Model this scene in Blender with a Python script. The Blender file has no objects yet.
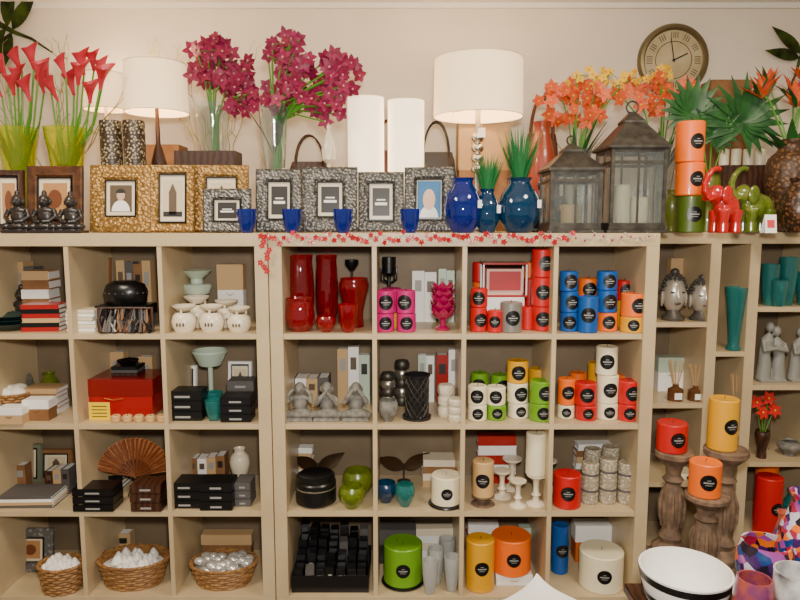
import bpy,bmesh,math,random
from math import sin,cos,pi,radians
from mathutils import Matrix,Vector
random.seed(7)
R=random.random
def U(a,b): return a+(b-a)*R()
# ---------- camera model (survey of the shop front) ----------
D=2.53;H=1.575;F=660.0;TH=radians(6.8)
def S(Y,z): return ((Y+D)*cos(TH)+(H-z)*sin(TH))/F
def XP(px,Y,z): return (px-400)*S(Y,z)
def ZP(py,Y):
    k=(300-py)/F
    return H+(k*cos(TH)-sin(TH))*(Y+D)/(cos(TH)+k*sin(TH))
def G(px,w,top,Y,z):
    h=ZP(top,Y)-z; zm=z+h/2
    return XP(px,Y,zm),w*S(Y,zm),h
TOP=1.53;R1=1.14;R2=.778;R3=.416;R4=.054
# ---------- materials ----------
def lin(c):
    return tuple(((x/255)/12.92 if x/255<=.04045 else ((x/255+.055)/1.055)**2.4) for x in c)+(1,)
MC={}
def M(name,col,rough=.5,metal=0,trans=0,emit=0,col2=None,scale=20,kind='noise',bump=0,coat=0,ecol=None,bscale=None,sss=0):
    if name in MC: return MC[name]
    m=bpy.data.materials.new(name);m.use_nodes=True
    nt=m.node_tree;p=nt.nodes['Principled BSDF']
    p.inputs['Base Color'].default_value=lin(col)
    p.inputs['Roughness'].default_value=rough
    p.inputs['Metallic'].default_value=metal
    p.inputs['Transmission Weight'].default_value=trans
    p.inputs['Coat Weight'].default_value=coat
    if sss:
        p.inputs['Subsurface Weight'].default_value=sss
        p.inputs['Subsurface Scale'].default_value=.01
    if emit:
        p.inputs['Emission Color'].default_value=lin(ecol or col)
        p.inputs['Emission Strength'].default_value=emit
    tc=nt.nodes.new('ShaderNodeTexCoord')
    def tex(k,sc):
        if k=='noise':
            t=nt.nodes.new('ShaderNodeTexNoise');t.inputs['Scale'].default_value=sc;t.inputs['Detail'].default_value=4;o=t.outputs['Fac']
        elif k=='voronoi':
            t=nt.nodes.new('ShaderNodeTexVoronoi');t.inputs['Scale'].default_value=sc;o=t.outputs['Distance']
        elif k=='wave':
            t=nt.nodes.new('ShaderNodeTexWave');t.inputs['Scale'].default_value=sc;t.inputs['Distortion'].default_value=6;t.inputs['Detail'].default_value=3;o=t.outputs['Fac']
        nt.links.new(tc.outputs['Object'],t.inputs['Vector']);return o
    if col2 is not None:
        o=tex(kind,scale)
        r=nt.nodes.new('ShaderNodeValToRGB')
        r.color_ramp.elements[0].color=lin(col);r.color_ramp.elements[1].color=lin(col2)
        r.color_ramp.elements[0].position=.35;r.color_ramp.elements[1].position=.65
        if kind=='voronoi': r.color_ramp.elements[0].position=.2;r.color_ramp.elements[1].position=.5
        nt.links.new(o,r.inputs['Fac']);nt.links.new(r.outputs['Color'],p.inputs['Base Color'])
    if kind=='mosaic':
        t=nt.nodes.new('ShaderNodeTexVoronoi');t.inputs['Scale'].default_value=scale
        nt.links.new(tc.outputs['Object'],t.inputs['Vector'])
        sx=nt.nodes.new('ShaderNodeSeparateColor');nt.links.new(t.outputs['Color'],sx.inputs[0])
        r=nt.nodes.new('ShaderNodeValToRGB');r.color_ramp.interpolation='CONSTANT'
        cols=[(60,25,90),(230,110,20),(200,190,205),(20,60,120),(170,30,60),(30,20,40),(150,70,150)]
        e=r.color_ramp.elements;e[0].color=lin(cols[0]);e[1].position=1/7;e[1].color=lin(cols[1])
        for i in range(2,7):
            n=e.new(i/7);n.color=lin(cols[i])
        nt.links.new(sx.outputs[0],r.inputs['Fac']);nt.links.new(r.outputs['Color'],p.inputs['Base Color'])
    if bump:
        b=nt.nodes.new('ShaderNodeBump');b.inputs['Strength'].default_value=bump;b.inputs['Distance'].default_value=.004
        k=kind if kind in('noise','voronoi','wave') else 'noise'
        nt.links.new(tex(k,bscale or scale),b.inputs['Height']);nt.links.new(b.outputs['Normal'],p.inputs['Normal'])
    MC[name]=m;return m
shelfm=M('shelf_laminate',(198,176,138),.42,col2=(188,166,128),scale=6,coat=.15)
backm=M('shaded_shelf_back',(122,104,80),.6,col2=(106,90,68),scale=5)  # back panel colour darkened to paint in the cubbies' shadow
wallm=M('wall_paint',(230,217,198),.8,col2=(226,212,192),scale=3,bump=.05,bscale=120)
ceilm=M('ceiling_paint',(235,228,216),.85,bump=.05,scale=90)
floorm=M('floor_carpet',(110,96,80),.9,col2=(92,80,68),scale=60,bump=.4)
black=M('black_label',(10,10,12),.35)
blackm=M('black_gloss',(12,12,14),.3)
white=M('white_paper',(240,238,232),.6)
cream=M('ivory_ceramic',(228,214,186),.3,coat=.3)
wicktm=M('wick',(60,50,40),.9)
def wax(n,c): return M('wax_'+n,c,.42,sss=.08,coat=.1)
w_red=wax('red',(196,14,14));w_or=wax('orange',(243,108,6));w_ye=wax('yellow',(222,160,10));w_wh=wax('ivory',(238,226,190))
w_gr=wax('green',(104,156,20));w_bl=wax('blue',(6,80,156));w_mg=wax('magenta',(186,12,106));w_ol=wax('olive',(70,90,20));w_be=wax('beige',(205,165,110))
redglass=M('red_glass',(214,14,40),.03,trans=.85,coat=.5)
blueglass=M('cobalt_glass',(16,60,190),.03,trans=.8,coat=.5)
tealblue=M('deep_teal_glass',(14,90,140),.04,trans=.75,coat=.5)
teal=M('teal_glass',(60,180,176),.04,trans=.8,coat=.4)
clear=M('clear_glass',(235,242,240),.02,trans=.95)
limeglass=M('lime_glass',(232,240,70),.04,trans=.9,coat=.3)
greenglass=M('green_glass',(170,190,50),.04,trans=.8,coat=.4)
magglass=M('magenta_glass',(180,10,84),.1,trans=.3,coat=.5)
pewter=M('pewter',(88,84,76),.45,metal=.7,col2=(62,58,52),scale=30)
silver=M('silver',(190,186,176),.25,metal=.9)
goldp=M('antique_gold',(196,160,96),.4,metal=.4,col2=(134,98,44),scale=85,kind='voronoi',bump=.9)
silverp=M('pewter_relief',(158,152,142),.35,metal=.5,col2=(78,76,72),scale=95,kind='voronoi',bump=.9)
dkwood=M('dark_wood',(70,38,20),.45,col2=(46,24,12),scale=12,kind='wave')
greywood=M('weathered_wood',(132,106,82),.75,col2=(92,72,56),scale=25,kind='noise',bump=.5)
stone=M('grey_stone',(134,130,120),.7,col2=(98,95,88),scale=40,bump=.4)
darkres=M('dark_resin',(38,32,30),.35,coat=.3)
sepia=M('photo_sepia',(92,76,58),.4)
photodk=M('photo_dark',(40,36,34),.4)
stemg=M('stem_green',(82,140,34),.5)
leafg=M('leaf_green',(20,66,28),.45,col2=(36,92,34),scale=25)
grassg=M('grass_green',(30,110,54),.5)
orchid=M('orchid_petal',(112,4,44),.5,col2=(156,26,78),scale=45)
orchidc=M('orchid_lip',(214,150,140),.5)
orangef=M('orange_petal',(226,104,52),.5,col2=(214,78,34),scale=40)
yellowf=M('yellow_petal',(238,190,40),.5)
callar=M('calla_red',(186,28,44),.4,col2=(206,62,76),scale=18)
wicker=M('wicker',(166,120,66),.6,col2=(122,82,42),scale=60,bump=.3)
kraft=M('kraft_brown',(140,98,58),.7,col2=(124,84,48),scale=18)
redbox=M('red_lacquer',(160,12,12),.35,coat=.3)
tanpaper=M('tan_paper',(192,158,112),.7)
palegreen=M('celadon',(186,204,184),.3,coat=.4)
greypaper=M('grey_box',(84,80,78),.6)
greyprint=M('grey_print',(150,148,144),.5)
shade=M('lamp_shade',(250,226,186),.8,emit=1.15,ecol=(255,216,164))
shadehot=M('lit_column_shade',(255,240,214),.8,emit=1.9,ecol=(255,228,188))
brass=M('brass',(170,140,80),.3,metal=.8)
# ---------- mesh builder ----------
class B:
    def __init__(s): s.v=[];s.f=[];s.m=[];s.mats=[];s.T=Matrix()
    def add(s,vs,fs,mat):
        if mat not in s.mats: s.mats.append(mat)
        k=s.mats.index(mat);o=len(s.v)
        s.v+=[s.T@Vector(v) for v in vs]
        for f in fs: s.f.append(tuple(i+o for i in f));s.m.append(k)
    def box(s,c,d,mat,bev=0,rz=0):
        bm=bmesh.new();bmesh.ops.create_cube(bm,size=1)
        for v in bm.verts: v.co=Vector((v.co.x*d[0],v.co.y*d[1],(v.co.z+.5)*d[2]))
        if bev: bmesh.ops.bevel(bm,geom=bm.edges[:],offset=bev,segments=2,affect='EDGES')
        bm.verts.index_update();m=Matrix.Rotation(rz,3,'Z');c=Vector(c)
        s.add([m@v.co+c for v in bm.verts],[tuple(v.index for v in f.verts) for f in bm.faces],mat);bm.free()
    def lathe(s,prof,mat,seg=28,c=(0,0,0),sx=1,sy=1):
        vs=[];fs=[];idx=[]
        for r,z in prof:
            if r<1e-5: idx.append((len(vs),1));vs.append((c[0],c[1],c[2]+z))
            else:
                idx.append((len(vs),seg))
                for i in range(seg):
                    a=2*pi*i/seg;vs.append((c[0]+r*cos(a)*sx,c[1]+r*sin(a)*sy,c[2]+z))
        for k in range(len(idx)-1):
            (a,n),(b,m)=idx[k],idx[k+1]
            if n==1 and m==1: continue
            for i in range(seg):
                j=(i+1)%seg
                if n==1: fs.append((a,b+j,b+i))
                elif m==1: fs.append((a+i,a+j,b))
                else: fs.append((a+i,a+j,b+j,b+i))
        s.add(vs,fs,mat)
    def tube(s,pts,r,mat,seg=7,closed=False):
        pts=[Vector(p) for p in pts];n=len(pts)
        if not hasattr(r,'__len__'): r=[r]*n
        vs=[];up=Vector((0,0,1));prev=None
        for i,p in enumerate(pts):
            a=pts[(i-1)%n] if (closed or i>0) else p
            b=pts[(i+1)%n] if (closed or i<n-1) else p
            t=(b-a)
            if t.length<1e-9: t=Vector((0,0,1))
            t.normalize()
            if prev is None:
                x=t.cross(up)
                if x.length<.05: x=t.cross(Vector((1,0,0)))
            else:
                x=prev-t*prev.dot(t)
                if x.length<.01: x=t.cross(Vector((1,.3,0)))
            x.normalize();prev=x;y=t.cross(x)
            for k in range(seg):
                q=2*pi*k/seg;vs.append(p+(x*cos(q)+y*sin(q))*r[i])
        fs=[]
        for i in range(n if closed else n-1):
            j=(i+1)%n
            for k in range(seg):
                l=(k+1)%seg;fs.append((i*seg+k,i*seg+l,j*seg+l,j*seg+k))
        if not closed:
            fs.append(tuple(range(seg))[::-1]);fs.append(tuple((n-1)*seg+k for k in range(seg)))
        s.add(vs,fs,mat)
    def ell(s,c,r,mat,seg=16,rings=10):
        if not hasattr(r,'__len__'): r=(r,r,r)
        s.lathe([(sin(pi*i/rings) if 0<i<rings else 0,-cos(pi*i/rings)*r[2]) for i in range(rings+1)],mat,seg,c,r[0],r[1])
    def leaf(s,base,d,L,w,mat,bend=0,up=(0,0,1),n=5,fold=.15,pw=.8):
        base=Vector(base);d=Vector(d).normalized();up=Vector(up)
        sd=d.cross(up)
        if sd.length<.05: sd=d.cross(Vector((1,.2,0)))
        sd.normalize();u=sd.cross(d).normalized();vs=[];fs=[]
        for i in range(n+1):
            t=i/n;c=base+d*L*t-u*bend*L*t*t
            ww=w*.5*max(.04,sin(pi*min(1,t**pw*.97+.03)))
            vs+=[c-sd*ww+u*ww*fold,c,c+sd*ww+u*ww*fold]
            if i:
                a=(i-1)*3;b=i*3;fs+=[(a,a+1,b+1,b),(a+1,a+2,b+2,b+1)]
        s.add(vs,fs,mat)
    def poly(s,pts,mat): s.add(pts,[tuple(range(len(pts)))],mat)
    def make(s,name,loc=(0,0,0),rot=(0,0,0),flat=False,ang=38):
        me=bpy.data.meshes.new(name);me.from_pydata([tuple(v) for v in s.v],[],s.f)
        for m in s.mats: me.materials.append(m)
        me.polygons.foreach_set('material_index',s.m)
        bm=bmesh.new();bm.from_mesh(me);bmesh.ops.recalc_face_normals(bm,faces=bm.faces[:]);bm.to_mesh(me);bm.free()
        if not flat:
            me.polygons.foreach_set('use_smooth',[True]*len(me.polygons))
            try: me.set_sharp_from_angle(angle=radians(ang))
            except Exception: pass
        o=bpy.data.objects.new(name,me);bpy.context.collection.objects.link(o)
        o.location=loc;o.rotation_euler=rot;return o
    def organic(s,name,loc,vox,rot=(0,0,0),sm=4):
        o=s.make(name,loc,rot)
        m=o.modifiers.new('r','REMESH');m.mode='VOXEL';m.voxel_size=vox;m.use_smooth_shade=True
        k=o.modifiers.new('s','SMOOTH');k.factor=.5;k.iterations=sm
        return o
def adopt(parent,child,name='vase'):
    child.parent=parent;child.location=Vector(child.location)-Vector(parent.location);child.name=name
# ---------- generic objects ----------
def cap(r,h,b=.004):
    return [(0,0),(r-b,0),(r,b),(r,h-b),(r-b,h),(r*.75,h-.0015),(0,h-.003)]
def label(b,r,zc,Rr,ang=-pi/2):
    vs=[((r+.0008)*cos(ang),(r+.0008)*sin(ang),zc)];fs=[];n=24
    for k,q in enumerate((.5,1)):
        for i in range(n):
            a=2*pi*i/n;u=Rr*q*cos(a);v=Rr*q*sin(a);g=ang+u/r
            vs.append(((r+.0008)*cos(g),(r+.0008)*sin(g),zc+v))
    for i in range(n):
        j=(i+1)%n;fs.append((0,1+i,1+j));fs.append((1+i,1+n+i,1+n+j,1+j))
    b.add(vs,fs,black)
    for v,wd,t in ((.3,.22,.04),(0,.6,.08),(-.3,.4,.035)):
        vv=[];ff=[]
        for i in range(5):
            u=-wd*Rr+2*wd*Rr*i/4;g=ang+u/r
            for e in(-1,1): vv.append(((r+.0014)*cos(g),(r+.0014)*sin(g),zc+v*Rr+e*t*Rr))
            if i: ff.append((2*i-2,2*i-1,2*i+1,2*i))
        b.add(vv,ff,greyprint)
def candle(px,w,top,Y,z,mat,lab=True,wick=True,name='wax_candle'):
    X,W,h=G(px,w*1.05,top,Y,z);r=W/2;b=B();b.lathe(cap(r,h),mat,36)
    if wick: b.tube([(0,0,h-.004),(.001,0,h+.006),(.003,0,h+.010)],.0012,wicktm,5)
    if lab: label(b,r,h*.5,min(r*.8,h*.36,.03),-pi/2+U(-.25,.25))
    b.make(name,(X,Y,z))
    return z+h
def cstack(px,w,tops,Y,z,mats,lab=True):
    for i,(t,m) in enumerate(zip(tops,mats)): z=candle(px+U(-.5,.5),w,t,Y,z,m,lab,wick=(i==len(tops)-1))+.0005
    return z
def shell(prof,t,mat,b,seg=32,c=(0,0,0),sx=1,sy=1):
    inner=[(max(r-t,0),z) for r,z in prof]
    inner[0]=(0,prof[0][1]+t*1.6)
    if len(inner)>1: inner.insert(1,(max(prof[1][0]-t,.001),prof[0][1]+t*1.6));inner.pop(2)
    b.lathe([ (0,prof[0][1])]+prof[1:]+inner[::-1],mat,seg,c,sx,sy)
SH={'hurricane':[(0,0),(.62,0),(.7,.03),(.92,.2),(1,.45),(.93,.75),(.85,.92),(.92,1)],
   'round':[(0,0),(.5,0),(.62,.03),(.93,.25),(1,.45),(.85,.7),(.55,.87),(.5,.94),(.6,1)],
   'cyl':[(0,0),(.95,0),(1,.03),(1,.5),(1,.97),(.98,1)],
   'cup':[(0,0),(.5,0),(.6,.03),(.8,.3),(.95,.7),(1,1)],
   'bowl':[(0,0),(.45,0),(.5,.05),(.8,.3),(1,.6),(.98,.85),(.85,1)],
   'flute':[(0,0),(.6,0),(.6,.04),(.5,.1),(.6,.4),(.85,.8),(1,1)],
   'urn':[(0,0),(.45,0),(.5,.06),(.45,.12),(.8,.35),(1,.6),(.85,.8),(.5,.9),(.6,1)],
   'tall':[(0,0),(.6,0),(.65,.04),(.6,.3),(.8,.6),(1,.85),(.9,.97),(.95,1)]}
LAST=[None]
def vase(px,w,top,Y,z,mat,shape='hurricane',name='glass_vase',t=.003,tag=False):
    X,W,h=G(px,w,top,Y,z);r=W/2;b=B();P=SH[shape];pr=[]
    for i in range(len(P)-1):
        (r0,z0),(r1,z1)=P[i],P[i+1];n=1 if i==0 else 3
        a=P[max(i-1,0)];c=P[min(i+2,len(P)-1)]
        for k in range(n):
            q=k/n
            if n==1: rr,zz=r0+(r1-r0)*q,z0+(z1-z0)*q
            else:
                rr=.5*((2*r0)+(-a[0]+r1)*q+(2*a[0]-5*r0+4*r1-c[0])*q*q+(-a[0]+3*r0-3*r1+c[0])*q**3);zz=z0+(z1-z0)*q
            pr.append((rr*r,zz*h))
    pr.append((P[-1][0]*r,h));pr[0]=(0,0)
    shell(pr,t,mat,b)
    if tag:
        b.tube([(r*.6,-r*.7,h*.75),(r*.75,-r*.85,h*.6)],.0008,white,4);b.box((r*.78,-r*.9,h*.45),(.016,.001,.03),white,rz=.3)
    LAST[0]=b.make(name,(X,Y,z));return X,W,h
def box_item(name,px,w,top,Y,z,dep,mat,lid=None,rz=0,lab=None):
    X,W,h=G(px,w,top,Y,z);b=B()
    lm=lid or mat
    b.box((0,0,0),(W*.97,dep*.97,h*.75),mat,.0015)
    b.box((0,0,h*.55),(W,dep,h*.45),lm,.002)
    b.tube([(-W*.12,-dep/2-.001,h*.5),(0,-dep/2-.003,h*.46),(W*.12,-dep/2-.001,h*.5)],.0015,brass,5)
    if lab: b.box((0,-dep/2-.001,h*.25),(W*.5,.001,h*.5),lab)
    b.make(name,(X,Y,z),(0,0,rz));return z+h
def books(name,px,w,top,Y,z,dep,cols,rz=0):
    X,W,h=G(px,w,top,Y,z);b=B();n=len(cols)
    for i,c in enumerate(cols):
        t=h/n;o=U(-.004,.004);q=U(-.05,.05);zz=i*t
        b.box((o,0,zz),(W,dep,t*.12),c,rz=q);b.box((o,.001,zz+t*.12),(W*.97,dep*.97,t*.74),white,rz=q)
        b.box((o,0,zz+t*.86),(W,dep,t*.12),c,rz=q);b.box((o,-dep/2+.001,zz),(W*.98,.003,t*.97),c,rz=q)
    b.make(name,(X,Y,z),(0,0,rz));return z+h
def upright(name,px,w,top,Y,z,dep,cols):
    X,W,h=G(px,w,top,Y,z);b=B();n=len(cols);t=W/n
    for i,c in enumerate(cols):
        x=-W/2+(i+.5)*t;hh=h*U(.82,1)
        b.box((x-t*.44,0,0),(t*.1,dep,hh),c);b.box((x+t*.44,0,0),(t*.1,dep,hh),c)
        b.box((x,.002,.002),(t*.8,dep*.95,hh-.005),white);b.box((x,-dep/2,0),(t*.97,.003,hh),c)
        b.box((x,-dep/2-.002,hh*.6),(t*.55,.001,hh*.22),random.choice([greyprint,photodk,sepia]))
    b.make(name,(X,Y,z))
def rectframe(b,w,h,bd,dep,mat):
    prof=[(0,0),(0,dep*.7),(bd*.15,dep),(bd*.5,dep*.85),(bd*.8,dep*.95),(bd,dep*.5),(bd,0)]
    vs=[];fs=[]
    for d,t in prof:
        a=w/2-d;vs+=[(-a,-t,d),(a,-t,d),(a,-t,h-d),(-a,-t,h-d)]
    for i in range(len(prof)-1):
        for k in range(4):
            l=(k+1)%4;fs.append((4*i+k,4*i+l,4*i+4+l,4*i+4+k))
    fs.append((0,1,2,3));b.add(vs,fs,mat)
def photo_frame(px,w,top,Y,z,mat,bd=.26,pic='portrait',rz=0,matc=None,name='picture_frame'):
    X,W,h=G(px,w,top,Y,z);b=B();bd=bd*min(W,h);rectframe(b,W,h,bd,.018,mat)
    iw,ih=W-2*bd,h-2*bd;y=-.006;zc=h/2
    b.box((0,y,bd),(iw,.001,ih),matc or cream)
    pw,ph=iw*.72,ih*.74
    for s_ in(-1,1):
        b.box((s_*iw*.49,-.011,bd),(iw*.03,.008,ih),blackm);b.box((0,-.011,bd+(ih*.97 if s_>0 else 0)),(iw,.008,ih*.03),blackm)
    if pic=='portrait':
        b.box((0,y-.001,zc-ph/2),(pw,.001,ph),sepia)
        b.poly([(pw*.42*cos(a),y-.0025,zc-ph*.48+max(0,ph*.42*sin(a))) for a in [pi*i/10 for i in range(11)]],white)
        b.poly([(pw*.19*cos(a),y-.003,zc+ph*.12+ph*.2*sin(a)) for a in [2*pi*i/14 for i in range(14)]],M('photo_skin',(196,168,140),.5))
        b.poly([(pw*.22*cos(a),y-.0032,zc+ph*.2+ph*.17*sin(a)) for a in [pi*i/8 for i in range(9)]],photodk)
    elif pic=='tower':
        b.box((0,y-.001,zc-ph/2),(pw,.001,ph),M('photo_cream',(214,196,160),.5))
        b.box((0,y-.002,zc-ph*.45),(pw*.4,.001,ph*.6),sepia);b.poly([(-pw*.22,y-.003,zc+ph*.15),(pw*.22,y-.003,zc+ph*.15),(0,y-.003,zc+ph*.42)],sepia)
        b.box((0,y-.002,zc-ph*.5),(pw,.001,ph*.14),photodk)
    elif pic=='blue':
        b.box((0,y-.001,zc-ih*.45),(iw*.9,.001,ih*.9),M('photo_blue',(40,110,160),.5))
        b.poly([(iw*.24*cos(a),y-.003,zc+ih*.26*sin(a)) for a in [2*pi*i/14 for i in range(14)]],M('photo_skin2',(222,180,150),.5))
        b.poly([(iw*.36*cos(a),y-.002,zc-ih*.44+max(0,ih*.3*sin(a))) for a in [pi*i/10 for i in range(11)]],white)
    elif pic=='label':
        b.box((0,y-.001,zc-ph/2),(pw,.001,ph),photodk);b.box((0,y-.002,zc-ph*.12),(pw*.7,.001,ph*.1),white);b.box((0,y-.002,zc+ph*.05),(pw*.5,.001,ph*.05),white)
    elif pic=='warm':
        b.box((0,y-.001,zc-ph/2),(pw,.001,ph),M('photo_warm',(180,130,80),.5))
        b.poly([(pw*.3*cos(a),y-.003,zc+ph*.3*sin(a)) for a in [2*pi*i/12 for i in range(12)]],M('photo_warm2',(110,60,30),.5))
    b.tube([(0,.003,h*.7),(0,.03+h*.12,0+h*.1)],.003,mat,5)
    b.make(name,(X,Y,z+.002),(radians(-7),0,rz))
def flower(b,c,n,L,w,mat,cm,face):
    face=Vector(face).normalized();x=face.cross(Vector((0,0,1)))
    if x.length<.1: x=Vector((1,0,0))
    x.normalize();y=face.cross(x);o=R()*6
    for i in range(n):
        a=o+2*pi*i/n;d=x*cos(a)+y*sin(a)+face*.25
        b.leaf(c,d,L,w,mat,bend=.25,up=face,n=3,fold=.1)
    b.ell(Vector(c)+face*L*.12,L*.13,cm,6,4)
def calla(b,c,d,s,mat):
    d=Vector(d).normalized();q=d.to_track_quat('Z','Y').to_matrix().to_4x4();old=b.T
    b.T=old@Matrix.Translation(c)@q
    vs=[];fs=[];n=14;m=6
    for i in range(m+1):
        t=i/m
        for k in range(n):
            a=2*pi*k/n;r=s*(.1+.36*t**1.8);ex=1+.5*t*t*max(0,cos(a));z=s*1.25*t*(1+.3*t*max(0,cos(a)))
            vs.append((r*cos(a)*ex,r*sin(a)*.8,z))
    for i in range(m):
        for k in range(n):
            l=(k+1)%n;fs.append((i*n+k,i*n+l,i*n+n+l,i*n+n+k))
    b.add(vs,fs,mat);b.tube([(0,0,s*.1),(0,0,s)],s*.05,yellowf,5);b.T=old
def table_lamp(px,w,sb,st,Y,z,basemat,taper=.93,style=0,power=6):
    b=B();zb=ZP(sb,Y)-z;zt=ZP(st,Y)-z;X=XP(px,Y,z+zb);r=w*S(Y,z+zb)/2
    if style==0:
        b.lathe([(0,0),(.07,0),(.07,.012),(.03,.02),(.015,.04),(.012,zb*.4),(.03,zb*.5),(.034,zb*.58),(.02,zb*.68),(.01,zb*.75),(.008,zb+.05),(0,zb+.05)],basemat)
    else:
        b.lathe([(0,0),(.08,0),(.08,.015),(.03,.025),(.012,.05),(.012,zb*.5),(.012,zb+.05),(0,zb+.05)],basemat)
        for i in range(4): b.ell((0,0,zb*.55+i*.045),(.028,.028,.022),basemat)
    b.lathe([(r,zb),(r*taper,zt),(r*taper-.003,zt),(r-.003,zb),(r,zb)],shade,48)
    b.tube([(r*cos(a),r*sin(a),zb) for a in [2*pi*i/40 for i in range(40)]],.002,cream,5,True)
    b.tube([(r*taper*cos(a),r*taper*sin(a),zt) for a in [2*pi*i/40 for i in range(40)]],.002,cream,5,True)
    for k in range(3):
        a=2*pi*k/3;b.tube([(0,0,zb+.045),(r*.985*cos(a),r*.985*sin(a),zb+.045)],.0015,brass,4)
    b.ell((0,0,zb+.09),(.028,.028,.04),shadehot)
    if style: b.tube([(.01,-.02,zb),(.012,-.03,zb-.05)],.0008,white,4);b.box((.014,-.031,zb-.09),(.03,.001,.04),white)
    b.make('table_lamp',(X,Y,z))
    l=bpy.data.lights.new('lamp_bulb_light','POINT');l.energy=power;l.color=(1,.78,.54);l.shadow_soft_size=.04
    o=bpy.data.objects.new('lamp_bulb_light',l);bpy.context.collection.objects.link(o);o.location=(X,Y,z+zb+.17)
def basket(px,w,top,Y,z,sy=.8,content=None,flare=.8):
    X,W,h=G(px,w,top,Y,z);r=W/2;b=B();rows=max(5,int(h/.011));ribs=22
    b.lathe([(0,.001),(r*flare,.001),(r*flare,.006),(0,.006)],wicker,32,sy=sy)
    for j in range(rows):
        t=j/(rows-1);rr=r*(flare+(1-flare)*t)*.97;zz=.006+(h-.012)*t;ph=pi if j%2 else 0
        b.tube([((rr+.003*cos(11*a+ph))*cos(a),(rr+.003*cos(11*a+ph))*sin(a)*sy,zz) for a in [2*pi*i/88 for i in range(88)]],h/rows*.55,wicker,5,True)
    for k in range(ribs):
        a=2*pi*k/ribs;b.tube([(r*flare*.96*cos(a),r*flare*.96*sin(a)*sy,0.003),(r*.96*cos(a),r*.96*sin(a)*sy,h-.004)],.0025,wicker,5)
    for q in (0,pi):
        b.tube([((r+.003*cos(20*a+q))*cos(a),(r+.003*cos(20*a+q))*sin(a)*sy,h-.003+.003*sin(20*a+q)) for a in [2*pi*i/100 for i in range(100)]],.004,wicker,5,True)
    if content=='shells':
        m=M('shell_white',(235,230,222),.4,bump=.3,scale=60)
        for i in range(34):
            a=R()*6.3;q=r*.72*math.sqrt(R());x,y=q*cos(a),q*sin(a)*sy;zz=h*.66+U(0,.03)
            b.lathe([(0,0),(.022,.003),(.018,.012),(.013,.02),(.008,.028),(0,.036)],m,10,(x,y,zz))
        b.lathe([(0,h*.72),(r*.86,h*.7)],m,24,sy=sy)
    if content=='balls':
        m=M('silver_ball',(215,212,205),.25,metal=.5,bump=.4,scale=80)
        for i in range(38):
            a=R()*6.3;q=r*.8*math.sqrt(R());b.ell((q*cos(a),q*sin(a)*sy,h*.7+U(0,.03)),(.024,.02,.017),m,12,8)
        b.lathe([(0,h*.7),(r*.86,h*.68)],m,24,sy=sy)
    if content=='cloth':
        m=M('gauze_white',(232,226,212),.8,bump=.6,scale=40)
        for i in range(16):
            a=R()*6.3;q=r*.65*math.sqrt(R());b.ell((q*cos(a),q*sin(a)*sy,h*.8+U(0,.02)),(.035,.025,.03),m,12,8)
    b.make('wicker_basket',(X,Y,z))
def lantern(px,w,top,Y,z,inner):
    X,W,h=G(px,w,top,Y,z);b=B();a=W*.42;bh=h*.62
    b.box((0,0,0),(W,W,.012),pewter,.003);b.box((0,0,.012),(W*.92,W*.92,.016),pewter,.003)
    for sx in(-1,1):
        for sy in(-1,1):
            b.box((sx*a,sy*a,.028),(.014,.014,bh-.028),pewter,.002)
    for sx,sy in((1,0),(-1,0),(0,1),(0,-1)):
        dx,dy=(.002,2*a-.014) if sx else (2*a-.014,.002)
        b.box((sx*a,sy*a,.03),(dx,dy,bh-.04),clear)
        dx,dy=(.008,2*a) if sx else (2*a,.008)
        for zz in(.026,bh*.82,bh-.012): b.box((sx*a,sy*a,zz),(dx,dy,.012),pewter)
        if sx:
            b.box((sx*a,0,.028),(.006,.008,bh-.03),pewter)
        else: b.box((0,sy*a,.028),(.008,.006,bh-.03),pewter)
    b.box((0,0,bh),(W,W,.012),pewter,.003)
    def pyr(z0,z1,r0,r1):
        b.add([(-r0,-r0,z0),(r0,-r0,z0),(r0,r0,z0),(-r0,r0,z0),(-r1,-r1,z1),(r1,-r1,z1),(r1,r1,z1),(-r1,r1,z1)],[(0,1,5,4),(1,2,6,5),(2,3,7,6),(3,0,4,7),(4,5,6,7),(3,2,1,0)],pewter)
    pyr(bh+.012,h*.82,W*.48,W*.17);b.box((0,0,h*.82),(W*.36,W*.36,.01),pewter,.002);pyr(h*.82+.01,h*.91,W*.17,W*.04)
    rr=h*.045;b.tube([(rr*cos(t),0,h*.945+rr*sin(t)) for t in [2*pi*i/20 for i in range(20)]],.0035,pewter,6,True)
    for x,hh,m in inner: b.lathe([(p,q+.028) for p,q in cap(.033,bh*hh)],m,24,(x*W,0,0));
    b.make('metal_lantern',(X,Y,z))
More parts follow.
